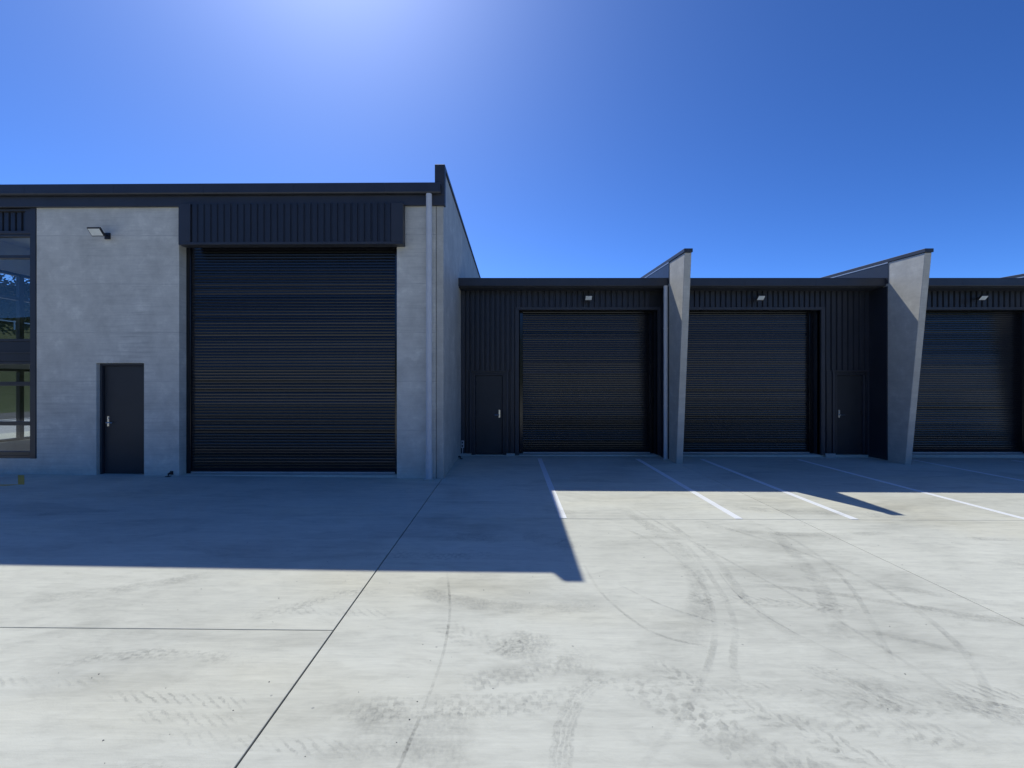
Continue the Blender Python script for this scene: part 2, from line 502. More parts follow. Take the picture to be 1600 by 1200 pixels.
# painted lines
def floor_strip(name, pts, w, m, dz, parent, uv=False, seglen=None):
    """flat strip following ground, pts = [(x,y),...]; w width or list of widths"""
    if seglen:
        out = []
        n = len(pts)
        for k in range(n - 1):               # Catmull-Rom
            p0 = Vector(pts[max(0, k - 1)]); p1 = Vector(pts[k]); p2 = Vector(pts[k + 1]); p3 = Vector(pts[min(n - 1, k + 2)])
            c = max(2, int((p2 - p1).length / seglen))
            for s in range(c):
                t = s / c
                out.append(0.5 * ((2 * p1) + (-p0 + p2) * t + (2 * p0 - 5 * p1 + 4 * p2 - p3) * t * t + (-p0 + 3 * p1 - 3 * p2 + p3) * t ** 3))
        out.append(Vector(pts[-1])); pts = [(p.x, p.y) for p in out]
    me = bpy.data.meshes.new(name)
    vs_, fs, us, es = [], [], [], []
    L = 0.0; ls = [0.0]
    for k in range(1, len(pts)):
        L += math.hypot(pts[k][0] - pts[k - 1][0], pts[k][1] - pts[k - 1][1]); ls.append(L)
    for k, p in enumerate(pts):
        a = pts[max(0, k - 1)]; b = pts[min(len(pts) - 1, k + 1)]
        dx, dy = b[0] - a[0], b[1] - a[1]; d = math.hypot(dx, dy) or 1
        nx, ny = -dy / d, dx / d
        for s in (-.5, .5):
            x, y = p[0] + nx * w * s, p[1] + ny * w * s
            vs_.append((x, y, gz(x) + dz)); us.append((ls[k], s + .5)); es.append((ls[k] / L, 0))
        if k:
            i = 2 * k
            fs.append((i - 2, i - 1, i + 1, i))
    me.from_pydata(vs_, [], fs)
    if uv:
        for lay, dat in (('track', us), ('ends', es)):
            u = me.uv_layers.new(name=lay)
            for lp in me.loops: u.data[lp.index].uv = dat[lp.vertex_index]
    me.materials.append(m)
    if me.polygons and me.polygons[0].normal.z < 0: me.flip_normals()
    o = bpy.data.objects.new(name, me); col.objects.link(o); o.parent = parent
    return o

def flat_bar(name, x0, x1, y0, y1, m, th=0.004):
    return MB().hexa([(x0, y0, gz(x0) + .0006), (x1, y0, gz(x1) + .0006), (x1, y1, gz(x1) + .0006), (x0, y1, gz(x0) + .0006),
               (x0, y0, gz(x0) + th), (x1, y0, gz(x1) + th), (x1, y1, gz(x1) + th), (x0, y1, gz(x0) + th)]).build(name, m, yard)
for x in (0.715, 3.085, 4.645, 6.99, 9.78, 12.2):
    flat_bar('painted_line', x - 0.05, x + 0.05, 5.86, 10.55, M['white'])
def paint_quad(name, pts, m, th=0.004):
    MB().hexa([(x, y, gz(x) + .0006) for x, y in pts] + [(x, y, gz(x) + th) for x, y in pts]).build(name, m, yard)
paint_quad('yellow_line', [(-8.49, 7.51), (-8.38, 7.51), (-9.20, 8.24), (-9.32, 8.24)], M['yellow'])
paint_quad('yellow_line', [(-11.2, 7.18), (-8.55, 7.43), (-8.49, 7.508), (-11.2, 7.26)], M['yellow'])

# tyre marks
MK = dict(
    thin=mat_mark('scuff_line', 'plain', 0.55, (0.10, 0.10, 0.10)),
    chev=mat_mark('chevron_tread', 'chevron', 0.36),
    diag=mat_mark('diagonal_tread', 'diagonal', 0.36),
    block=mat_mark('block_tread', 'blocks', 0.36),
    ribs=mat_mark('ribbed_tread', 'ribs', 0.36),
    soft=mat_mark('rubber_smudge', 'plain', 0.33),
)
marks = [
    ('thin', 0.024, [(-.62, 4.25), (-.49, 3.55), (-.45, 3.06), (-.453, 2.75), (-.483, 2.4), (-.525, 2.04), (-.58, 1.6)]),
    ('ribs', 0.125, [(.20, 1.75), (.234, 2.04), (.315, 2.36), (.50, 2.62), (.72, 2.76)]),
    ('block', 0.30, [(.50, 2.80), (.72, 2.62), (.96, 2.42), (1.16, 2.18), (1.32, 1.92), (1.42, 1.60)]),
    ('chev', 0.20, [(.80, 2.95), (1.10, 2.62), (1.45, 2.33), (1.75, 2.05), (1.95, 1.75)]),
    ('thin', 0.03, [(.739, 4.37), (.79, 3.77), (.974, 3.264), (1.16, 3.08), (1.42, 2.98)]),
    ('soft', 0.20, [(1.60, 6.5), (1.74, 5.7), (1.86, 5.0), (1.74, 4.08), (1.47, 3.4), (1.18, 2.85)]),
    ('soft', 0.06, [(1.99, 5.1), (1.95, 4.5), (1.82, 3.71), (1.685, 3.264), (1.46, 2.85), (1.32, 2.5)]),
    ('soft', 0.16, [(3.40, 5.7), (3.23, 5.32), (2.90, 4.2), (2.58, 3.5), (2.22, 2.9)]),
    ('ribs', 0.17, [(1.85, 2.85), (2.0, 2.68), (2.09, 2.52), (2.13, 2.35)]),
    ('chev', 0.17, [(1.2, 2.62), (1.5, 2.58), (1.9, 2.50), (2.4, 2.42), (3.0, 2.30)]),
    ('diag', 0.10, [(-2.35, 2.50), (-2.05, 2.49), (-1.75, 2.47), (-1.42, 2.43)]),
    ('diag', 0.10, [(-2.05, 2.35), (-1.75, 2.34), (-1.38, 2.30)]),
    ('diag', 0.11, [(-1.85, 2.23), (-1.5, 2.20), (-1.15, 2.17), (-.55, 2.12)]),
    ('block', 0.13, [(-3.0, 2.70), (-2.5, 2.88), (-2.0, 2.86), (-1.6, 2.80)]),
    ('block', 0.16, [(-2.1, 3.30), (-1.75, 3.50), (-1.45, 3.72), (-1.1, 3.8)]),
    ('diag', 0.14, [(-1.75, 3.45), (-1.3, 3.43), (-.9, 3.40)]),
    ('block', 0.20, [(-1.05, 2.40), (-.7, 2.42), (-.35, 2.43), (.1, 2.46), (.55, 2.55)]),
    ('chev', 0.22, [(-.55, 3.30), (-.3, 3.08), (-.05, 2.98), (.2, 3.05)]),
    ('block', 0.20, [(-1.6, 4.6), (-1.1, 4.58), (-.55, 4.55), (.0, 4.6)]),
    ('soft', 0.35, [(.15, 5.4), (.35, 5.1), (.6, 4.9), (.4, 4.7)]),
    ('soft', 0.40, [(-.35, 3.2), (.05, 3.02), (.4, 2.85), (.75, 2.75)]),
    ('soft', 0.42, [(-.9, 2.28), (-.5, 2.22), (-.1, 2.2)]),
    ('soft', 0.09, [(2.0, 3.95), (2.55, 3.85), (3.2, 3.60), (4.0, 3.25)]),
    ('soft', 0.07, [(2.5, 3.25), (2.9, 3.05), (3.3, 2.8)]),
    ('soft', 0.13, [(2.2, 4.1), (2.9, 4.05), (3.6, 3.8), (4.2, 3.5)]),
    ('chev', 0.18, [(1.4, 3.70), (1.9, 3.66), (2.5, 3.55), (3.0, 3.5)]),
    ('diag', 0.14, [(2.6, 2.65), (3.0, 2.50), (3.3, 2.35)]),
    ('soft', 0.25, [(2.9, 6.6), (3.6, 6.3), (4.6, 6.1), (5.6, 6.0)]),
    ('soft', 0.18, [(-6.5, 5.8), (-5.9, 5.95), (-5.3, 6.1)]),
    ('soft', 0.15, [(-4.3, 5.0), (-4.0, 5.2), (-3.75, 5.35)]),
    ('soft', 0.20, [(-4.0, 3.55), (-3.3, 3.8), (-2.7, 4.15)]),
    ('thin', 0.02, [(.95, 3.95), (1.25, 3.55), (1.5, 3.35), (1.75, 3.15)]),
    ('soft', 0.25, [(4.6, 4.2), (5.4, 4.5), (6.4, 4.7), (7.4, 4.8)]),
    ('soft', 0.12, [(5.0, 5.2), (6.4, 5.0), (7.6, 4.6)]),
    ('block', 0.28, [(.98, 2.30), (1.25, 2.12), (1.5, 1.95), (1.7, 1.75)]),
    ('chev', 0.20, [(1.3, 2.42), (1.75, 2.36), (2.2, 2.24), (2.7, 2.10)]),
    ('ribs', 0.20, [(2.0, 2.72), (2.35, 2.55), (2.75, 2.38), (3.2, 2.2)]),
    ('block', 0.18, [(-.35, 2.62), (-.1, 2.66), (.25, 2.75), (.5, 2.9)]),
    ('soft', 0.10, [(2.05, 6.2), (2.08, 5.4), (2.12, 4.5), (1.98, 3.6), (2.08, 2.9)]),
    ('soft', 0.05, [(3.15, 5.9), (3.30, 5.0), (3.12, 4.1), (2.75, 3.3), (2.35, 2.6)]),
    ('soft', 0.30, [(4.2, 2.9), (4.7, 2.75), (5.2, 2.7)]),
    ('diag', 0.16, [(3.2, 2.75), (3.6, 2.62), (4.1, 2.55)]),
    ('soft', 0.14, [(2.4, 5.6), (3.1, 5.3), (3.9, 5.25), (4.8, 5.35)]),
    ('soft', 0.32, [(-1.1, 5.2), (-.5, 5.1), (.1, 5.05)]),
    ('soft', 0.28, [(.45, 6.4), (.7, 6.15), (.95, 6.05)]),
    ('soft', 0.05, [(.95, 6.1), (1.55, 5.2), (1.75, 4.2), (1.55, 3.3), (1.05, 2.5), (.35, 1.8)]),
    ('soft', 0.04, [(1.70, 6.8), (1.95, 5.6), (2.25, 4.4), (2.5, 3.4), (2.6, 2.4), (2.5, 1.8)]),
    ('soft', 0.06, [(2.2, 6.2), (3.0, 5.0), (3.3, 4.0), (3.1, 3.0), (2.5, 2.2)]),
    ('thin', 0.016, [(2.05, 4.4), (1.95, 3.7), (2.1, 3.1), (2.5, 2.6), (3.2, 2.3)]),
    ('ribs', 0.16, [(3.0, 3.6), (3.8, 3.35), (4.6, 3.25), (5.4, 3.3)]),
    ('soft', 0.22, [(-1.0, 3.9), (-.4, 3.6), (.2, 3.5), (.8, 3.6)]),
    ('diag', 0.10, [(-3.4, 2.62), (-2.9, 2.60), (-2.4, 2.62)]),
    ('block', 0.12, [(-1.9, 2.02), (-1.5, 2.0), (-1.2, 1.98)]),
]
for k, (kind, w, pts) in enumerate(marks):
    floor_strip('tyre_mark', pts, w, MK[kind], 0.0012 + 0.00012 * k, yard, uv=True, seglen=0.08)

# loose grit
g = MB()
for k in range(150):
    x, y = random.uniform(-3, 4.5), random.uniform(1.6, 5.5)
    s = random.uniform(0.002, 0.006)
    i = len(g.v); z = gz(x) + 0.0005
    a = random.uniform(0, 6)
    for q in range(4):
        g.v.append((x + s * random.uniform(.6, 1.3) * math.cos(a + q * 1.57), y + s * random.uniform(.6, 1.3) * math.sin(a + q * 1.57), z))
    g.v.append((x, y, z + s * 0.7))
    for q in range(4): g.f.append((i + q, i + (q + 1) % 4, i + 4))
tag(g.build('grit', M['grit']), 'loose dark grit scattered over the sunlit concrete', 'grit', kind='stuff')

# ------------------------------------------------------------------ shared builders
def slat_mesh(name, w, pitch, m):
    """one interlocking roller-shutter lath, front at -y, hung from its top edge"""
    prof = [(0.0, 0.0), (-0.004, -0.003)]
    n = 4
    for k in range(n + 1):
        t = k / n
        prof.append((-0.005 - 0.0026 * math.sin(math.pi * t), -0.0035 - (pitch - 0.007) * t))
    prof += [(-0.0015, -pitch + 0.003), (0.0, -pitch + 0.002)]
    back = [(0.006, -pitch + 0.002), (0.006, 0.0)]
    mb = MB().prism(prof + back, 'x', 0, w)
    me = mb.mesh(name, m)
    return me

def roller_door(parent, x0, x1, z0, z1, y, pitch, lab=None, special=()):
    """part: guides and bottom rail in one frame mesh; slats and rail are sub-parts"""
    fr = MB()
    fr.box(x0, x0 + 0.085, y - 0.02, y + 0.06, z0, z1)
    fr.box(x1 - 0.085, x1, y - 0.02, y + 0.06, z0, z1)
    fr.box(x0 + 0.085, x1 - 0.085, y + 0.02, y + 0.06, z1 - 0.09, z1)
    rd = fr.build('roller_door', M['shutter'], parent, bevel=0.004)
    if lab: rd['label'] = lab
    w = (x1 - x0) - 0.15
    me = slat_mesh('slat', w, pitch, M['shutter'])
    n = int((z1 - z0 - 0.10) / pitch)
    top = z0 + 0.075 + n * pitch
    ph = random.uniform(0, 6)
    for k in range(n):
        z = top - k * pitch
        zc = z - pitch / 2
        tilt = random.gauss(0, 1.3) + (random.uniform(2.5, 4.5) if random.random() < 0.07 else 0) + 1.1 * math.sin(k * 0.31 + ph) * math.sin(k * 0.083 + 2 * ph)
        dy = random.gauss(0, 0.0012)
        for zs, tt in special:
            if abs(zc - zs) < pitch * 0.5: tilt += tt
        inst('slat', me, rd, (x0 + 0.075, y + 0.012 + dy, z), (R(tilt), 0, R(random.gauss(0, .05))))
    MB().box(x0 + 0.08, x1 - 0.08, y - 0.006, y + 0.034, z0 + 0.035, z0 + 0.074).build('bottom_rail', M['shutter'], rd, bevel=0.003)
    MB().box(x0 + 0.08, x1 - 0.08, y - 0.012, y + 0.03, z0 + 0.002, z0 + 0.034).build('weather_strip', M['galv'], rd, bevel=0.002)
    return rd

def cladding_mesh(name, w, z0, z1, m, pitch=0.1325, depth=0.032, step=(0,)):
    """one ribbed steel sheet, ribs vertical, front at -depth"""
    n = max(1, round(w / pitch)); p = w / n
    prof = []
    for k in range(n):
        a = k * p
        prof += [(a, 0), (a + p * .16, 0), (a + p * .26, -depth), (a + p * .90, -depth)]
        prof += [(a + p * .99, 0)]
    prof += [(w, 0), (w, 0.004), (0, 0.004)]
    return MB().prism(prof, 'z', z0, z1).mesh(name, m)

def cladding(parent, x0, x1, z0, z1, y, sheet=0.795, depth=0.032):
    n = max(1, round((x1 - x0) / sheet)); w = (x1 - x0) / n
    me = cladding_mesh('cladding_sheet', w, z0, z1, M['clad'], depth=depth)
    for k in range(n):
        inst('cladding_sheet', me, parent, (x0 + k * w, y + 0.0007 * (k % 2), 0))

def lever_handle(parent, x, y, z, sgn):
    mb = MB()
    mb.box(x - 0.018, x + 0.018, y - 0.008, y, z - 0.07, z + 0.125)
    mb.tube([(x, y - 0.006, z), (x, y - 0.05, z)], 0.011, 10)
    mb.tube([(x, y - 0.048, z), (x + sgn * 0.12, y - 0.050, z - 0.002)], [0.010, 0.008], 10)
    mb.tube([(x, y - 0.006, z + 0.085), (x, y - 0.018, z + 0.085)], 0.013, 10)
    return mb.build('handle', M['steel'], parent, bevel=0.0)

def personnel_door(parent, x0, x1, z0, z1, y, hside, hinge_far=True, frame=0.045, lab=None):
    """leaf with frame; hside -1 handle on the left. Leaf front at y."""
    leaf = MB().box(x0, x1, y, y + 0.045, z0 + 0.012, z1).build('door', M['door'], parent, bevel=0.003)
    if lab: leaf['label'] = lab
    f = MB()
    f.box(x0 - frame, x0 - 0.008, y - 0.05, y + 0.06, z0, z1 + 0.004)
    f.box(x1 + 0.008, x1 + frame, y - 0.05, y + 0.06, z0, z1 + 0.004)
    f.box(x0 - frame, x1 + frame, y - 0.05, y + 0.06, z1 + 0.006, z1 + frame)
    f.build('door_frame', M['flash'], leaf, bevel=0.003)
    hx = x0 + 0.075 if hside < 0 else x1 - 0.075
    lever_handle(leaf, hx, y, z0 + 1.0, -hside)
    xe = x1 if hside < 0 else x0
    for hz in (0.25, 1.05, 1.80):
        h = MB().tube([(xe, y - 0.012, z0 + hz - .06), (xe, y - 0.012, z0 + hz + .06)], 0.012, 10)
        h.box(xe - 0.035, xe + 0.035, y - 0.004, y + 0.002, z0 + hz - .055, z0 + hz + .055)
        h.build('hinge', M['black'], leaf)
    return leaf

def floodlight(loc, rz, label, tilt=48, w=0.30, h=0.24):
    """flat LED floodlight, lens facing out and down, on an arm at local origin (wall plane y=0)"""
    t = thing('floodlight', label, 'floodlight', loc, rz, 'LED floodlights above the doors')
    c = Vector((0, -0.24, 0.0))
    rot = Matrix.Rotation(R(-90 + tilt), 4, 'X')
    def put(mb):
        mb.v = [tuple(c + rot @ Vector(p)) for p in mb.v]; return mb
    # local: lens faces -z before rotation
    put(MB().box(-w / 2, w / 2, -h / 2, h / 2, -0.012, 0.024)).build('housing', M['black'], t, bevel=0.006)
    put(MB().box(-w / 2 + .018, w / 2 - .018, -h / 2 + .018, h / 2 - .018, -0.0155, -0.0125)).build('lens', M['lens'], t)
    fin = MB()
    for k in range(7):
        x = -w / 2 + .04 + k * (w - .08) / 6
        fin.box(x - .003, x + .003, -h / 2 + .03, h / 2 - .03, 0.0245, 0.045)
    put(fin).build('heat_sink', M['black'], t)
    a = MB().box(-0.05, 0.05, -0.022, 0.0, -0.06, 0.06)
    a.tube([(0, -0.02, 0), (0, -0.12, 0.02), (0, -0.21, 0.015)], 0.014, 8)
    a.build('bracket', M['black'], t)
    return t

def downpipe(loc, rz, height, r, label, straps, collar_z=None, top_stub=False):
    t = thing('downpipe', label, 'downpipe', loc, rz, 'grey downpipes')
    MB().tube([(0, 0, 0.03), (0, 0, height)], r, 20).build('pipe', M['pipe'], t, smooth=False)
    for z in straps:
        b = MB().tube([(0, 0, z - .013), (0, 0, z + .013)], r + .005, 20)
        b.box(-.012, .012, r - 0.005, r + 0.06, z - .013, z + .013)
        b.box(r, r + .035, -.006, .006, z - .013, z + .013)
        b.build('strap', M['pipe'], t)
    if collar_z:
        MB().tube([(0, 0, 0.03), (0, 0, collar_z - .03), (0, 0, collar_z - .01), (0, 0, collar_z)], [r + .007, r + .007, r + .011, r + .011], 20).build('collar', M['pipe'], t)
    MB().box(-r - .035, r + .035, -r - .03, r + .03, 0.0, 0.032).build('base_block', M['precast_smooth'], t, bevel=0.006)
    return t

# ------------------------------------------------------------------ tall warehouse (left)
PIV = (-1.40, 8.27, 0.0)
ROT = R(-0.6)
def gl(u):                       # ground height at u metres left of the pivot
    return gz(PIV[0] - u)
tall = thing('tall_warehouse', 'tall grey concrete warehouse on the left with one high dark roller door', 'warehouse', PIV, ROT)
ZT = 5.20
# front panel with the doorway notch (one precast panel)
xl, xr = -7.69, -4.93
dl, dr, dz = -6.53, -5.61, 2.20
poly = [(xl, -0.05), (dl, -0.05), (dl, dz), (dr, dz), (dr, -0.05), (xr, -0.05), (xr, ZT), (xl, ZT)]
MB().prism(poly, 'y', 0.0, 0.19).build('concrete_panel', M['precast'], tall, bevel=0.006)
MB().box(-0.755, -0.012, 0.0, 0.19, -0.08, ZT).build('concrete_panel', M['precast'], tall, bevel=0.006)
# lintel over roller door, hidden behind the header
MB().box(xr + .002, -0.757, 0.03, 0.19, 4.55, ZT).build('lintel', M['precast'], tall)
# side wall in precast panels with joints
ys = [0.0, 2.55, 5.1, 7.65, 10.2, 14.0]
for k in range(len(ys) - 1):
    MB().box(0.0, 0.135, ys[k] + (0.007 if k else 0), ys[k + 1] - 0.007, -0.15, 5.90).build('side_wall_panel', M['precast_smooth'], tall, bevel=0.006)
MB().box(0.02, 0.115, 0.2, 13.9, -0.1, 5.88).build('joint_seal', M['filler'], tall)
MB().box(-0.0119, -0.0005, 0.02, 0.15, -0.08, ZT).build('corner_seal', M['filler'], tall)
# parapet capping + front fascia
MB().box(-0.03, 0.165, -0.0035, 14.05, 5.905, 5.965).build('capping', M['flash'], tall, bevel=0.004)
fz0, fz1 = 5.175, 5.37
f = MB().box(-10.6, 0.17, -0.06, -0.004, fz0, fz1)
MB().box(-10.6, 0.098, -0.137, -0.0665, fz1 + .021, 5.552).build('gutter_liner', M['black'], tall)
f.build('fascia', M['flash'], tall, bevel=0.004)
MB().box(-0.02, 0.17, -0.062, -0.004, fz1 + .001, 5.945).build('parapet_flashing', M['flash'], tall, bevel=0.004)
MB().box(0.137, 0.172, -0.004, 0.05, fz0, 5.90).build('return_flashing', M['flash'], tall, bevel=0.003)
# gutter in lengths (visible joints)
gx = [-10.6, -9.05, -7.75, -6.05, -4.35, -2.65, -0.95, 0.10]
for k in range(len(gx) - 1):
    a, b = gx[k] + .0015, gx[k + 1] - .0015
    prof = [(-0.065, fz1 + .002), (-0.145, fz1 + .002), (-0.155, fz1 + .02), (-0.155, 5.55), (-0.145, 5.565), (-0.138, 5.55), (-0.138, fz1 + .02), (-0.065, fz1 + .02)]
    MB().prism(prof, 'x', a, b).build('gutter', M['gutter_m'], tall)
MB().prism([(-0.02, 5.52), (7, 5.80), (14, 5.52), (14, 5.40), (-0.02, 5.40)], 'x', -10.55, -0.0005).build('roof', M['roof'], tall)
MB().box(-10.55, 0.0, 13.7, 13.9, -0.1, 5.45).build('rear_wall', M['precast'], tall)
# header box over roller door with ribbed sheets
hx0, hx1, hy = -4.80, -0.592, -0.185
MB().box(hx0, hx1, hy, -0.003, 4.405, 4.455).build('header_sill', M['flash'], tall, bevel=0.004)
MB().box(hx0, hx0 + 0.22, hy, -0.003, 4.456, 5.174).build('header_flashing', M['flash'], tall, bevel=0.004)
MB().box(hx1 - 0.22, hx1, hy, -0.003, 4.456, 5.174).build('header_flashing', M['flash'], tall, bevel=0.004)
cladding(tall, hx0 + 0.221, hx1 - 0.221, 4.456, 5.172, hy + 0.036, depth=0.019)
MB().box(hx0 + .225, hx1 - .225, hy + 0.045, -0.003, 4.456, 5.17).build('header_core', M['black'], tall)
# roller door
zd = gl(2.8)
roller_door(tall, xr + .002, -0.757, 0.054, 4.56, 0.20, 0.058, 'tall black steel roller door', special=((1.66, 3.0), (2.05, 1.2), (1.5, -1)))
MB().box(xr + .004, -0.759, 0.05, 0.35, -0.05, 0.052).build('door_threshold', M['yard'], tall, bevel=0.006)
# personnel door, recessed
personnel_door(tall, dl + 0.05, dr - 0.05, 0.05, dz - 0.05, 0.12, -1, lab='dark painted side door in the concrete panel')
MB().box(dl + .004, dr - .004, 0.03, 0.19, -0.05, 0.052).build('door_threshold', M['yard'], tall, bevel=0.004)
MB().box(-10.3, 0, 0.75, 0.80, -.1, 5.3)
# interior partition behind the doors keeps the shed dark
MB().box(-7.68, -0.02, 0.62, 0.68, -0.1, 5.38).build('inner_lining', M['black'], tall)

# glazed office corner at the far left
wx0, wx1 = -9.10, -7.692
MB().box(wx0 - .08, wx1 - 0.002, 0.02, 0.18, -0.05, 0.37).build('sill_wall', M['precast'], tall, bevel=0.005)
MB().box(-7.80, -7.694, -0.012, 0.18, 0.372, 5.173).build('jamb_flashing', M['flash'], tall, bevel=0.004)
MB().box(wx0 - .08, -7.802, 0.01, 0.16, 4.69, 4.745).build('head_flashing', M['flash'], tall, bevel=0.003)
MB().box(-7.92, -7.802, 0.012, 0.16, 4.746, 5.172).build('panel_flashing', M['flash'], tall)
MB().box(wx0 - .08, -7.925, 0.02, 0.16, 5.13, 5.172).build('panel_flashing', M['flash'], tall)
cladding(tall, wx0 - .08, -7.924, 4.747, 5.128, 0.10, 0.795)
# spandrel between the storeys
MB().box(wx0 - .08, -7.803, 0.03, 0.14, 2.235, 2.615).build('spandrel', M['clad'], tall, bevel=0.004)
MB().box(wx0 - .08, -7.803, 0.012, 0.028, 2.40, 2.42).build('spandrel_joint', M['flash'], tall)
def window(name, x0, x1, z0, z1, y, transoms, fr=0.05, lab=None):
    m = MB()
    m.box(x0, x1, y, y + .09, z1 - fr, z1); m.box(x0, x1, y, y + .09, z0, z0 + fr)
    m.box(x0, x0 + fr, y + .001, y + .089, z0 + fr, z1 - fr); m.box(x1 - fr, x1, y + .001, y + .089, z0 + fr, z1 - fr)
    for a, b in transoms: m.box(x0 + fr, x1 - fr, y + .002, y + .088, a, b)
    w = m.build('window', M['alu'], tall, bevel=0.004)
    lim = [z0 + fr] + [q for ab in transoms for q in ab] + [z1 - fr]
    for k in range(0, len(lim), 2):
        MB().box(x0 + fr, x1 - fr, y + .04, y + .046, lim[k] + .001, lim[k + 1] - .001).build('pane', M['glass'], w)
    return w
window('window', wx0 + .07, -7.803, 2.62, 4.688, 0.03, [(4.22, 4.285)])
window('window', wx0 + .07, -7.803, 0.374, 2.232, 0.03, [(0.4245, 0.50), (1.00, 1.075), (1.765, 1.845)])
# corner post and glazed end wall (seen through the front glass)
MB().box(-9.18, wx0 + .068, 0.019, 0.16, 0.372, 4.688).build('corner_post', M['alu'], tall)
def side_window(y0, y1, z0, z1, transoms, mull, fr=0.055):
    m = MB(); x0, x1 = -9.16, -9.08
    m.box(x0, x1, y0, y1, z1 - fr, z1); m.box(x0, x1, y0, y1, z0, z0 + fr)
    for y in mull: m.box(x0 + .001, x1 - .001, y - .042, y + .042, z0 + fr, z1 - fr)
    m.box(x0 + .001, x1 - .001, y0, y0 + fr, z0 + fr, z1 - fr); m.box(x0 + .001, x1 - .001, y1 - fr, y1, z0 + fr, z1 - fr)
    for a, b in transoms: m.box(x0 + .002, x1 - .002, y0 + fr, y1 - fr, a, b)
    w = m.build('window', M['alu'], tall)
    lim = [z0 + fr] + [q for ab in transoms for q in ab] + [z1 - fr]
    yy = [y0 + fr] + [q for y in mull for q in (y - .042, y + .042)] + [y1 - fr]
    for k in range(0, len(lim), 2):
        for j in range(0, len(yy), 2):
            MB().box(-9.123, -9.117, yy[j] + .002, yy[j + 1] - .002, lim[k] + .003, lim[k + 1] - .003).build('pane', M['glass'], w)
side_window(0.17, 5.9, 2.62, 4.15, [(3.58, 3.64)], [0.97, 2.4, 3.8])
side_window(0.17, 5.9, 0.60, 2.12, [(1.78, 1.83)], [0.97, 2.4, 3.8])
MB().box(-9.18, -9.02, 0.17, 5.9, -0.05, 0.598).build('end_wall', M['plaster'], tall)
MB().box(-9.18, -9.02, 0.17, 5.9, 2.122, 2.618).build('end_wall', M['plaster'], tall)
MB().box(-9.18, -9.02, 0.17, 5.9, 4.152, 5.38).build('end_wall', M['plaster'], tall)
MB().box(-9.18, -9.02, 5.902, 13.7, -0.05, 5.38).build('end_wall', M['precast'], tall)
MB().box(-9.02, -7.70, 0.19, 5.9, 0.05, 0.12).build('office_floor', M['ifloor'], tall)
MB().box(-9.02, -7.70, 0.18, 5.9, 2.28, 2.58).build('upper_floor', M['plaster'], tall)
MB().box(-9.02, -7.70, 0.18, 5.9, 4.72, 4.78).build('office_ceiling', M['plaster'], tall)
MB().box(-9.02, -7.70, 5.902, 6.0, 0.05, 5.3).build('office_rear_wall', M['plaster'], tall)
MB().box(-7.70, -7.66, 0.192, 5.9, 0.12, 5.3).build('office_side_wall', M['plaster'], tall)

# ------------------------------------------------------------------ low units (right) and fins
YC = 10.93                        # cladding plane
ZG0, ZG1 = 4.155, 4.35            # gutter
FIN = [3.80, 9.03, 14.26]
GRP = 'low dark clad warehouse units'

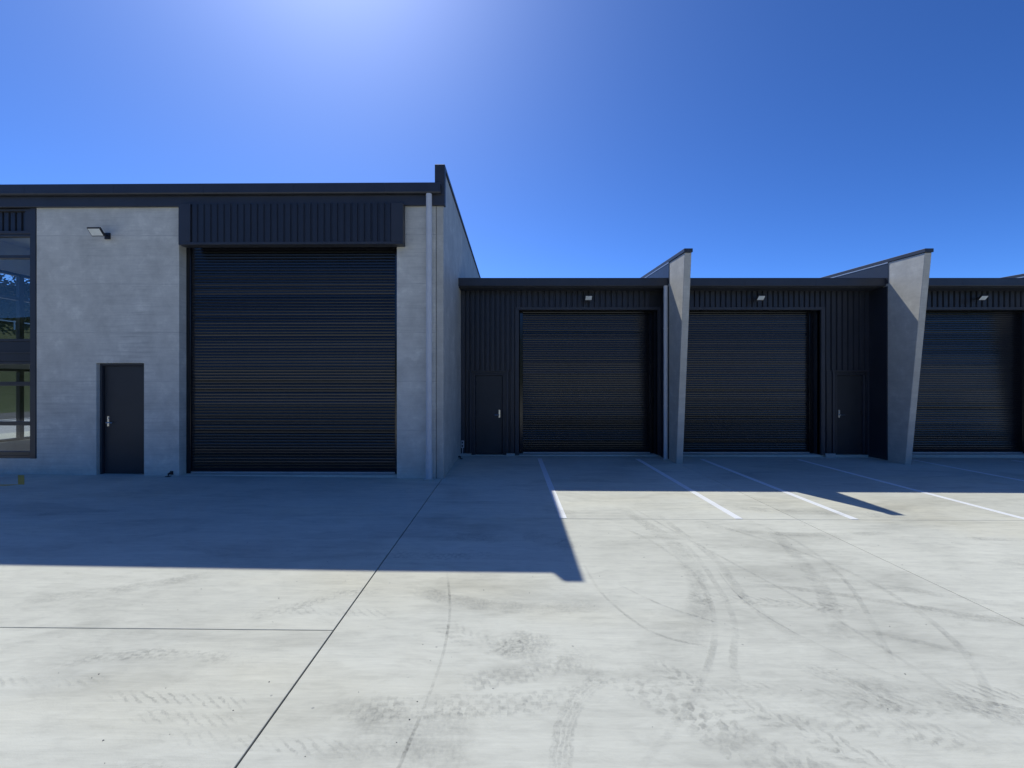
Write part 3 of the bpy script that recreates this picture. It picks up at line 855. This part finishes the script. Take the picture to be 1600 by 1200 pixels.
def unit(xa, xb, roller, door, label, roller_lab, door_handle, header_only=False):
    """one low unit between xa and xb (world x), empty at its front left base"""
    t = thing('warehouse_unit', label, 'warehouse', (xa, YC, 0), 0, GRP)
    W = xb - xa
    r0, r1 = roller[0] - xa, roller[1] - xa
    d0, d1 = door[0] - xa, door[1] - xa                  # leaf
    g0 = gz(xa + W / 2)
    zh = 3.66                                            # roller head
    zs = ZG0 - 0.02                                      # soffit
    dh = 2.02
    # main wall core (behind the sheets), with openings left out
    y0, y1 = 0.03, 0.12
    segs = sorted([(r0, r1, zh), (d0 - .09, d1 + .09, dh + .10)])
    edges = [0.0] + [q for s in segs for q in s[:2]] + [W]
    # ribbed sheets: full-height fields, over the personnel door and over the roller door
    fields = []
    x = 0.0
    lo = (0.10 if d0 < r0 else 0.0)
    left_edge = 0.10 if d0 < r0 else 0.0
    right_edge = W - (0.0 if d0 < r0 else 0.09)
    a0, a1 = d0 - 0.15, d1 + 0.15                        # door surround
    core = MB()
    core.box(0.0, min(r0, d0 - .09), y0, y1, 0, zs) if min(r0, d0 - .09) > 0.01 else None
    mid = (d1 + .09, r0) if d0 < r0 else (r1, d0 - .09)
    core.box(mid[0], mid[1], y0, y1, 0, zs)
    last = r1 if d0 < r0 else d1 + .09
    if last < W - 0.01: core.box(last, W, y0, y1, 0, zs)
    core.box(r0, r1, y0, y1, zh, zs)
    core.box(d0 - .09, d1 + .09, y0, y1, dh + .05, zs)
    core.build('wall_core', M['black'], t)
    # sheets
    if d0 < r0:
        cladding(t, 0.13, r0 - .10, dh + .12, zs, 0.024)
        fl_l = MB().box(0.0, 0.129, -0.004, 0.028, 0.02, zs); fl_l.build('corner_flashing', M['flash'], t, bevel=.003)
        if a1 < r0 - .12: cladding(t, a1 + .01, r0 - .10, 0.06, dh + .118, 0.024)
        if a0 > .14: cladding(t, .13, a0 - .01, 0.06, dh + .118, 0.024)
        cladding(t, r0 - .10, W - .30, zh + .07, zs, 0.024)
    else:
        cladding(t, 0.0, r1 + .10, zh + .07, zs, 0.024)
        cladding(t, r1 + .10, W - .005, dh + .12, zs, 0.024)
        if a0 > r1 + .13: cladding(t, r1 + .10, a0 - .01, 0.06, dh + .118, 0.024)
    # flashings: over and beside the roller door
    MB().box(r0 - .10, r1 + .10, -0.03, 0.03, zh, zh + .068).build('head_flashing', M['flash'], t, bevel=.003)
    for s, xx in ((-1, r0), (1, r1)):
        MB().box(xx, xx + s * .098, -0.028, 0.13, 0.02, zh - .001).build('jamb_flashing', M['flash'], t, bevel=.003)
        MB().box(xx, xx + s * .02, 0.132, 0.42, 0.02, zh + .2).build('jamb_reveal', M['flash'], t)
    MB().box(r0, r1, 0.131, 0.60, zh + .1, zs).build('shutter_box', M['black'], t)
    # personnel door surround
    s = MB()
    s.box(a0, a0 + .05, -0.012, 0.05, 0.02, dh + .10); s.box(a1 - .05, a1, -0.012, 0.05, 0.02, dh + .10)
    s.build('door_flashing', M['flash'], t, bevel=.003)
    MB().box(a0 - .02, a1 + .02, -0.03, 0.04, dh + .10, dh + .125).build('drip_flashing', M['flash'], t, bevel=.002)
    s2 = MB().box(a0 + .05, d0 - .045, 0.018, 0.05, 0.02, dh + .099); s2.box(d1 + .045, a1 - .05, 0.018, 0.05, 0.02, dh + .099)
    s2.box(d0 - .045, d1 + .045, 0.018, 0.05, dh + .05, dh + .099)
    s2.build('door_lining', M['clad'], t)
    personnel_door(t, d0, d1, 0.02, dh, 0.085, door_handle)
    # concrete nib under the wall
    for xa_, xb_ in (((0.0, d0 - .10), (d1 + .10, r0 - .1), (r1 + .1, W - .03)) if d0 < r0 else ((0.0, r0 - .1), (r1 + .1, d0 - .10), (d1 + .10, W - .03))):
        if xb_ - xa_ > 0.03: MB().box(xa_, xb_, -0.045, 0.12, -0.12, 0.058).build('concrete_nib', M['precast_smooth'], t, bevel=.005)
    MB().box(r0 - .09, r1 + .09, 0.02, 0.55, -0.12, 0.018).build('door_threshold', M['yard'], t, bevel=.004)
    MB().box(d0 - .1, d1 + .1, 0.0, 0.20, -0.12, 0.016).build('door_threshold', M['yard'], t)
    roller_door(t, r0 + .021, r1 - .021, 0.018, zh + .12, 0.26, 0.058, roller_lab, special=((2.28, 2.6), (1.62, 2.4), (1.40, 1.0), (1.20, 1.4)))
    # soffit, gutter, roof
    MB().box(0.0, W, -0.40, 0.12, zs + .001, zs + .018).build('soffit', M['flash'], t)
    n = max(2, round(W / 1.75))
    for k in range(n):
        a, b = k * W / n + .0015, (k + 1) * W / n - .0015
        prof = [(-0.40, ZG0), (-0.472, ZG0), (-0.48, ZG0 + .012), (-0.48, ZG1 - .012), (-0.472, ZG1), (-0.462, ZG1 - .012), (-0.462, ZG0 + .02), (-0.40, ZG0 + .02)]
        MB().prism(prof, 'x', a, b).build('gutter', M['gutter_m'], t)
    MB().box(0.0, W, -0.461, -0.40, ZG0 + .021, ZG1 - .014).build('gutter_liner', M['black'], t)
    MB().prism([(-0.395, 4.29), (7, 4.34), (14, 4.2), (14, 4.1), (-0.395, ZG0 + .03)], 'x', 0.0, W).build('roof', M['roof'], t)
    MB().box(0, W, 13.8, 14, -.1, 4.15).build('rear_wall', M['clad'], t)
    MB().box(0.0, W, 0.62, 0.70, -.1, 4.1).build('inner_lining', M['black'], t)
    # end flashing return along the fin
    MB().box(W - .022, W - .002, -0.53, 0.02, -0.02, zs).build('fin_flashing', M['clad'], t, bevel=.003)
    return t

unit(-1.265, FIN[0], (0.225, 3.70), (-0.868, -0.193),
     'low dark unit beside the tall warehouse, its door left of its roller door', None, 1)
unit(FIN[0] + .15, FIN[1], (4.325, 7.80), (8.25, 8.90),
     'low dark unit in the middle between the two whole concrete fins', None, -1)
unit(FIN[1] + .15, FIN[2], (9.60, 13.27), (13.56, 14.15),
     'low dark clad unit at the right edge beyond the second concrete fin', None, -1)

def fin(x, label):
    """sloping precast blade wall: base front 0.98 m proud, top leaning further forward"""
    t = thing('fin_wall', label, 'concrete fin', (x, YC, 0), 0, 'concrete fin walls between the units')
    g0 = gz(x)
    yb, yt = -0.98, -1.46
    zt = 4.66
    rise = 0.045
    prof = [(yb, g0 - .1), (yb, g0), (yt, zt), (4.5, zt + rise * 6.0), (4.5, g0 - .1)]
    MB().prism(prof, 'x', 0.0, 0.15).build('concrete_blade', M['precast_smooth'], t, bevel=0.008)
    cp = [(yt - .025, zt + .006), (yt - .025, zt + .085), (4.52, zt + rise * 6 + .085), (4.52, zt + rise * 6 + .006)]
    MB().prism(cp, 'x', -0.018, 0.168).build('capping', M['flash'], t, bevel=0.004)
    st = [(-0.545, zt + rise * .915 - .016), (-0.545, zt + rise * .915 + .004), (4.5, zt + rise * 5.96 + .004), (4.5, zt + rise * 5.96 - .016)]
    MB().prism(st, 'x', -0.020, -0.0005).build('drip_strip', M['galv'], t)
    # dark sheet on the roof side of the blade
    sp = [(-0.545, ZG1 - .15), (-0.545, zt + rise * (1.46 - .545) - .02), (4.49, zt + rise * 5.96 - .02), (4.49, ZG1 - .15)]
    MB().prism(sp, 'x', -0.012, -0.001).build('parapet_sheet', M['clad'], t)
    return t
fin(FIN[0], 'leaning pale concrete fin wall left of the middle unit, beside a downpipe')
fin(FIN[1], 'leaning pale concrete fin wall on the right of the middle unit')
fin(FIN[2], 'concrete fin wall at the right edge of the picture with its dark capping above the gutter')

# ------------------------------------------------------------------ fittings
def on_tall(u, y, z):
    v = Matrix.Rotation(ROT, 3, 'Z') @ Vector((-u, y, 0))
    return (PIV[0] + v.x, PIV[1] + v.y, z)
floodlight(on_tall(6.30, 0.0, 4.63), ROT, 'white faced floodlight high on the concrete wall above the side door', 40, 0.25, 0.165)
floodlight((1.93, YC - .002, 3.92), 0, 'small floodlight on dark cladding above the roller door beside the tall warehouse', 44, 0.19, 0.15)
floodlight((6.16, YC - .002, 3.92), 0, 'small floodlight above the roller door between the two fins', 44, 0.19, 0.15)
floodlight((11.62, YC - .002, 3.92), 0, 'small floodlight above the roller door at the right edge', 44, 0.19, 0.15)

p = on_tall(0.12, -0.105, gl(0.12))
downpipe(p, ROT, 5.36, 0.056, 'tall pale grey downpipe at the right corner of the tall warehouse', [], 0.50)
downpipe((3.725, 10.42, gz(3.7)), 0, 4.17, 0.048, 'grey downpipe against the left side of the first fin wall', [1.30, 3.15], None)

def elbow(loc, rz, label):
    t = MB()
    t.tube([(0, 0.0, 0.055), (0, -0.05, 0.055), (0, -0.078, 0.045), (0, -0.085, 0.0)], 0.02, 10)
    t.box(-.03, .03, -0.004, 0.01, 0.02, 0.09)
    t.box(-.035, .035, -0.12, -.05, 0.0, 0.012)
    o = t.build('drain_elbow', M['black'], None)
    o.location = loc; o.rotation_euler = (0, 0, rz)
    tag(o, label, 'pipe elbow', 'black drain elbows at the wall foot')
    return o
elbow(on_tall(5.07, -0.001, gl(5.07)), ROT, 'small black pipe elbow at the foot of the concrete beside the tall roller door')
elbow((-1.262, 10.45, gz(-1.26)), R(90), 'small black pipe elbow at the foot of the tall side wall near the low unit')

t = thing('power_outlet', 'small grey weatherproof power outlet low on the cladding left of the low unit door', 'power outlet', (-1.19, YC - .005, 0.20))
MB().box(-.036, .036, -0.05, 0.0, 0.0, 0.185).build('housing', M['outlet'], t, bevel=0.006)
MB().box(-.016, .016, -0.062, -0.051, 0.115, 0.155).build('cover', M['black'], t, bevel=0.003)
MB().box(-.016, .016, -0.060, -0.051, 0.03, 0.075).build('socket', M['black'], t, bevel=0.003)
MB().tube([(0, -0.02, 0.002), (0, -0.02, -0.20)], 0.011, 8).build('conduit', M['outlet'], t)

# ------------------------------------------------------------------ trees on the bank
def tree(x, y, h, wdt, label, seed):
    rnd = random.Random(seed)
    z0 = terrain_h(x, y) - .1
    t = thing('bank_tree', label, 'tree', (x, y, z0), 0, 'trees along the top of the grass bank')
    tr = MB().tube([(0, 0, 0), (.05, .02, h * .3), (-.05, .08, h * .6), (.02, 0, h * .85)], [h * .035, h * .026, h * .018, h * .006], 8)
    for k in range(5):
        a = rnd.uniform(0, 6.28); zz = h * rnd.uniform(.3, .6)
        tr.tube([(0, 0, zz), (math.cos(a) * wdt * .3, math.sin(a) * wdt * .3, zz + h * .18)], [h * .014, h * .005], 6)
    tr.build('trunk', M['bark'], t)
    c = MB()
    lumps = [(rnd.uniform(-.33, .33) * wdt, rnd.uniform(-.33, .33) * wdt, h * rnd.uniform(.06, .86), wdt * rnd.uniform(.16, .30)) for _ in range(26)]
    lumps += [(rnd.uniform(-.5, .5) * wdt, rnd.uniform(-.5, .5) * wdt, h * rnd.uniform(.03, .25), wdt * rnd.uniform(.16, .26)) for _ in range(12)]
    for (lx, ly, lz, lr) in lumps:
        for _ in range(170):
            d = Vector((rnd.gauss(0, 1), rnd.gauss(0, 1), rnd.gauss(0, 1))).normalized() * lr * rnd.uniform(.45, 1.05)
            q = Vector((lx, ly, lz)) + d
            s = rnd.uniform(.12, .27)
            a = Vector((rnd.gauss(0, 1), rnd.gauss(0, 1), rnd.gauss(0, 1))).normalized()
            b = a.orthogonal().normalized()
            i = len(c.v)
            c.v += [tuple(q + a * s), tuple(q + b * s * .6), tuple(q - a * s), tuple(q - b * s * .6)]
            c.f.append((i, i + 1, i + 2, i + 3))
    c.build('crown', M['leaf'], t)
for k, (x, y, h, wdt, lab) in enumerate((
        (-57.5, 47.5, 6.4, 5.6, 'tallest dark leafy tree on the grass bank seen through the office glass'),
        (-58.5, 51.5, 5.0, 5.2, 'rounded dark tree on the grass bank seen through the right of the office glass'),
        (-60.5, 44.0, 5.0, 6.0, 'low broad dark tree at the left end of the bank seen through the office glass'),
        (-63.0, 49.0, 5.6, 6.5, 'dark tree standing behind the others on the grass bank'))):
    tree(x, y, h, wdt, lab, 20 + k)

# low white rail fence across the bank, glimpsed through the office glass
fence = thing('rail_fence', 'thin white rail fence crossing the grass bank seen through the office glass', 'fence', (-53.0, 44.0, 0))
pts = [(-1.2 + .02 * k, -14.0 + 3.5 * k) for k in range(9)]
zz = [terrain_h(-53 + x, 44 + y) for x, y in pts]
for (x, y), z in zip(pts, zz):
    MB().box(x - .05, x + .05, y - .05, y + .05, z - .3, z + .85).build('post', M['white'], fence)
for k in range(len(pts) - 1):
    (x0, y0), (x1, y1) = pts[k], pts[k + 1]
    MB().hexa([(x0 - .02, y0, zz[k] + .68), (x0 + .02, y0, zz[k] + .68), (x1 + .02, y1, zz[k + 1] + .68), (x1 - .02, y1, zz[k + 1] + .68),
               (x0 - .02, y0, zz[k] + .80), (x0 + .02, y0, zz[k] + .80), (x1 + .02, y1, zz[k + 1] + .80), (x1 - .02, y1, zz[k + 1] + .80)]).build('rail', M['white'], fence)
